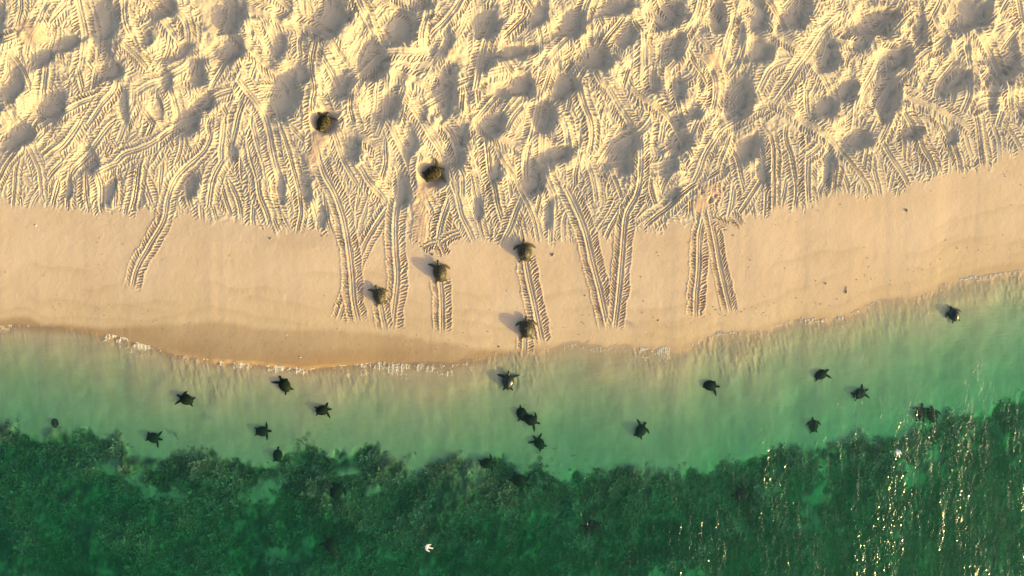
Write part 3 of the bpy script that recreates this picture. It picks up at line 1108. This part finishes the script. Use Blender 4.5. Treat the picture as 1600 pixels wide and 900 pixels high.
SW = 'turtles swimming over pale sand'
turtle(289, 625, 158, 'stroke', 'wet', 'turtle in green shallows heading left, uppermost of those at the left side', clear=0.00, size=0.79, group=SW)
turtle(443, 603, 122, 'stroke', 'wet', 'turtle swimming close below the foam line with one flipper raised ahead', clear=-0.04, size=0.83, group=SW)
turtle(502, 642, 8, 'wide', 'wet', 'turtle swimming to the right with front flippers wide open', clear=0.00, size=0.72, group=SW)
turtle(237, 685, -12, 'wide', 'wet', 'leftmost dark turtle, swimming right just above the weed edge', clear=0.00, size=0.74, group=SW)
turtle(408, 675, 2, 'glide', 'wet', 'turtle over pale green sand midway between the foam and the weed at left', clear=0.00, size=0.72, group=SW)
turtle(432, 713, 85, 'wide', 'wet', 'turtle half hidden against a pale gap in the weed edge', clear=-0.05, size=0.71, group=SW)
turtle(815, 647, 100, 'wide', 'wet', 'upper left turtle of the pair touching each other', clear=-0.05, size=0.74, group=SW)
turtle(829, 657, -25, 'turn', 'wet', 'lower right turtle of the pair touching each other', clear=0.06, size=0.77, group=SW)
turtle(843, 694, 128, 'wide', 'wet', 'turtle swimming just below the touching pair', clear=0.00, size=0.72, group=SW)
turtle(760, 725, 6, 'glide', 'wet', 'dark turtle crossing the upper edge of the weed in the centre', clear=0.02, size=0.74, group=SW)
turtle(1002, 674, 62, 'stroke', 'wet', 'lone turtle over open pale sand right of centre with a flipper raised', clear=0.00, size=0.77, group=SW)
turtle(1111, 603, -12, 'turn', 'wet', 'mottled turtle near the murky edge of the shallows right of centre', clear=-0.06, size=0.77, group=SW)
turtle(1285, 586, 28, 'turn', 'wet', 'mottled turtle in shallow water, upper of the two close together at right', clear=-0.05, size=0.72, group=SW)
turtle(1345, 616, 28, 'wide', 'wet', 'dark turtle at the top of the glitter, lower of the two close together', clear=0.00, size=0.74, group=SW)
turtle(1273, 666, 96, 'tuck', 'wet', 'turtle seen end up among sun glints just above the weed edge', clear=-0.02, size=0.72, group=SW)
turtle(1441, 647, 84, 'glide', 'wet', 'left turtle of the blurred pair side by side at the weed edge', clear=0.06, size=0.80, group=SW)
turtle(1459, 650, 97, 'tuck', 'wet', 'right turtle of the blurred pair side by side at the weed edge', clear=0.08, size=0.80, group=SW)
DP = 'turtles over the dark weed'
turtle(1160, 773, 40, 'glide', 'wet', 'dim turtle over the weed in the right half of the sea', z=-.62, size=.92, group=DP)
turtle(926, 824, 175, 'glide', 'wet', 'very dark turtle over the weed at lower centre', z=-.62, size=.92, group=DP)
turtle(525, 768, 60, 'tuck', 'wet', 'dark turtle over the weed beside a blue-green gap, left of centre', z=-.62, size=.92, group=DP)
turtle(516, 854, 120, 'glide', 'wet', 'dark round turtle over the weed near the bottom edge of the picture', z=-.62, size=.92, group=DP)
turtle(812, 752, -30, 'glide', 'wet', 'shadowy turtle in the weed just below the pale sand in the centre', z=-.62, size=.92, group=DP)
turtle(82, 662, 95, 'tuck', 'sandy', 'smallest faint turtle lying on the bottom at the far left weed edge', clear=-0.15, size=0.62, group=SW)

# a slim fish
bm = bmesh.new()
sweep(bm, [(0, .24, .06, .008, .01), (0, .16, .06, .035, .045), (0, .05, .06, .045, .06), (.01, -.08, .06, .03, .04), (.02, -.18, .06, .012, .02), (.035, -.25, .06, .02, .055), (.04, -.29, .06, .006, .075)])
sweep(bm, [(0, .06, .05, .03, .008), (.07, .0, .04, .02, .006), (.10, -.05, .04, .005, .004)])
sweep(bm, [(0, .06, .05, .03, .008), (-.07, .0, .04, .02, .006), (-.10, -.05, .04, .005, .004)])
fm = remeshed(bm, 'fish_body', .009, m_fish, 2)
x, y = W(276, 680)
fo = bpy.data.objects.new('fish', fm)
COL.objects.link(fo)
fo.location = (x, y, ground_z(x, y) + .06)
fo.rotation_euler = (0, 0, math.radians(22))
fo['label'] = 'slim faint fish above the sand right of the leftmost dark turtle'
fo['category'] = 'fish'


# seabirds
def bird(px, py, alt, heading, span, label, raise_l, raise_r):
    x, y = W(px, py, alt)
    root = bpy.data.objects.new('seabird', None)
    root.empty_display_size = .2
    COL.objects.link(root)
    root.location = (x, y, alt)
    root.rotation_euler = (0, 0, math.radians(heading - 90))
    root['label'] = label
    root['category'] = 'bird'
    root['group'] = 'white birds over the sea'
    bm = bmesh.new()
    sweep(bm, [(0, .19, .0, .02, .02), (0, .14, .0, .04, .04), (0, .06, -.01, .058, .058), (0, -.06, -.01, .058, .055), (0, -.16, 0, .035, .03), (0, -.25, .005, .05, .008), (0, -.30, .005, .035, .005)])
    for sd, rs in ((-1, raise_l), (1, raise_r)):
        h = span / 2
        sweep(bm, [(sd * .02, .05, .02, .085, .02), (sd * h * .35, .09, .02 + rs * .5, .08, .014), (sd * h * .55, .06, .02 + rs * .7, .07, .012), (sd * h * .8, -.04, .02 + rs * .7, .05, .009), (sd * h, -.16, .02 + rs * .6, .012, .006)])
    me = remeshed(bm, 'bird_body', .011, m_white, 2)
    o = bpy.data.objects.new('body', me)
    COL.objects.link(o)
    o.parent = root
    bm = bmesh.new()
    sweep(bm, [(0, .18, 0, .016, .014), (0, .22, -.004, .011, .01), (0, .255, -.01, .003, .003)], 8)
    bme = bpy.data.meshes.new('beak')
    bm.to_mesh(bme)
    bm.free()
    bme.materials.append(m_beak)
    k = bpy.data.objects.new('beak', bme)
    COL.objects.link(k)
    k.parent = root


bird(669, 855, 3.0, 165, .42, 'white bird gliding low over the dark weed left of centre', .06, .03)
bird(1403, 707, 3.5, 110, .24, 'tiny white bird over the glittering water at right', .05, .08)

# ------------------------------------------------------------------ small things on the smooth sand
# a snapped twig
x, y = W(1322, 453)
gz = ground_z(x, y)
bm = bmesh.new()
sweep(bm, [(.0, -.20, .03, .035, .03), (.005, -.10, .03, .022, .022), (.0, .02, .035, .017, .017), (.02, .14, .04, .013, .013), (.03, .26, .05, .006, .006)], 7)
sweep(bm, [(.0, -.10, .03, .014, .014), (.07, -.06, .04, .009, .009), (.12, -.05, .05, .004, .004)], 6)
sweep(bm, [(.0, -.17, .03, .014, .014), (-.06, -.20, .03, .009, .009), (-.09, -.24, .03, .004, .004)], 6)
tm = remeshed(bm, 'twig', .009, m_wood, 1)
tw = bpy.data.objects.new('driftwood_twig', tm)
COL.objects.link(tw)
tw.location = (x, y, gz - .012)
tw['label'] = 'thin upright driftwood twig on smooth sand at right above the waterline'
tw['category'] = 'driftwood'


def rock_mesh(name, r, mat, seed):
    q = random.Random(seed)
    bm = bmesh.new()
    bmesh.ops.create_icosphere(bm, subdivisions=2, radius=r)
    ax = (q.uniform(.8, 1.3), q.uniform(.6, 1.0), q.uniform(.4, .65))
    for v in bm.verts:
        n = 1 + .22 * math.sin(v.co.x / r * 3 + seed) * math.cos(v.co.y / r * 2.4 + seed * 2) + q.uniform(-.08, .08)
        v.co = Vector((v.co.x * ax[0] * n, v.co.y * ax[1] * n, v.co.z * ax[2] * n))
    me = bpy.data.meshes.new(name)
    bm.to_mesh(me)
    bm.free()
    me.materials.append(mat)
    me.polygons.foreach_set('use_smooth', np.ones(len(me.polygons), bool))
    return me


STONES = [(423, 373, .13, m_stone, 'brown stone lying alone on smooth sand left of the crossing tracks'),
          (504, 369, .10, m_stone, 'small stone on smooth sand close to the long crossing tracks'),
          (676, 398, .14, m_stone, 'lump on smooth sand just above the shadow of the lone turtle'),
          (864, 398, .14, m_stone, 'pointed stone on smooth sand right of the uppermost crawling turtle'),
          (1417, 329, .15, m_stone, 'dark flat stone on smooth sand at far right below the tracked sand'),
          (56, 352, .09, m_shell, 'small pale shell on smooth sand at far left'),
          (448, 523, .08, m_shell, 'white shell on the wet sand left of the crossing tracks'),
          (470, 558, .08, m_shell, 'white shell on the wettest sand by the swash edge'),
          (1290, 443, .10, m_stone, 'small dark stone left of the upright twig'),
          (1028, 501, .08, m_stone, 'small dark stone on sand between the two right-hand pairs of tracks'),
          (914, 462, .08, m_stone, 'small dark stone left of the V of two tracks'),
          (780, 542, .09, m_stone, 'small stone on wet sand left of the turtle at the water'),
          (1146, 368, .08, m_stone, 'dark speck of stone right of the forked track at right')]
for k, (px, py, r, mat, lab) in enumerate(STONES):
    r *= .6
    x, y = W(px, py)
    o = bpy.data.objects.new('shell' if mat is m_shell else 'stone', rock_mesh('stone', r, mat, k + 3))
    COL.objects.link(o)
    o.location = (x, y, ground_z(x, y) + r * .18)
    o.rotation_euler = (0, 0, k * 1.3)
    o['label'] = lab
    o['category'] = 'shell' if mat is m_shell else 'stone'
    o['group'] = 'small things scattered on the smooth sand'

# specks of coral and shell, strewn mostly along the drift line
verts, faces = [], []
for k in range(430):
    if k < 270:
        px = rw.uniform(0, 1600)
        e = np.interp(px, _sx, _sy)
        py = e - abs(rw.normal(38, 12))
    elif k < 360:
        px = rw.uniform(0, 1600)
        t_ = np.interp(px, [p[0] for p in TIDE], [p[1] for p in TIDE])
        py = t_ + rw.uniform(5, 110)
        if py > np.interp(px, _sx, _sy) - 10:
            continue
    else:
        q = PITS[rw.integers(0, 90)]
        px, py = q[0] + rw.normal(0, 12), q[1] + rw.normal(0, 12)
    x, y = W(px, py)
    z = ground_z(x, y)
    r = rw.uniform(.014, .042)
    b0 = len(verts)
    a = rw.uniform(0, 6.28)
    for t_ in range(4):
        verts.append((x + r * math.cos(a + t_ * 1.57) * rw.uniform(.6, 1.4), y + r * math.sin(a + t_ * 1.57) * rw.uniform(.6, 1.4), z))
    verts += [(x, y, z + r * .9), (x, y, z - r * .5)]
    for t_ in range(4):
        faces += [(b0 + t_, b0 + (t_ + 1) % 4, b0 + 4), (b0 + (t_ + 1) % 4, b0 + t_, b0 + 5)]
deb = poly_obj('beach_debris', verts, faces, m_stone)
deb['kind'] = 'stuff'
deb['label'] = 'tiny dark specks of coral and shell strewn over the sand'
deb['category'] = 'debris'
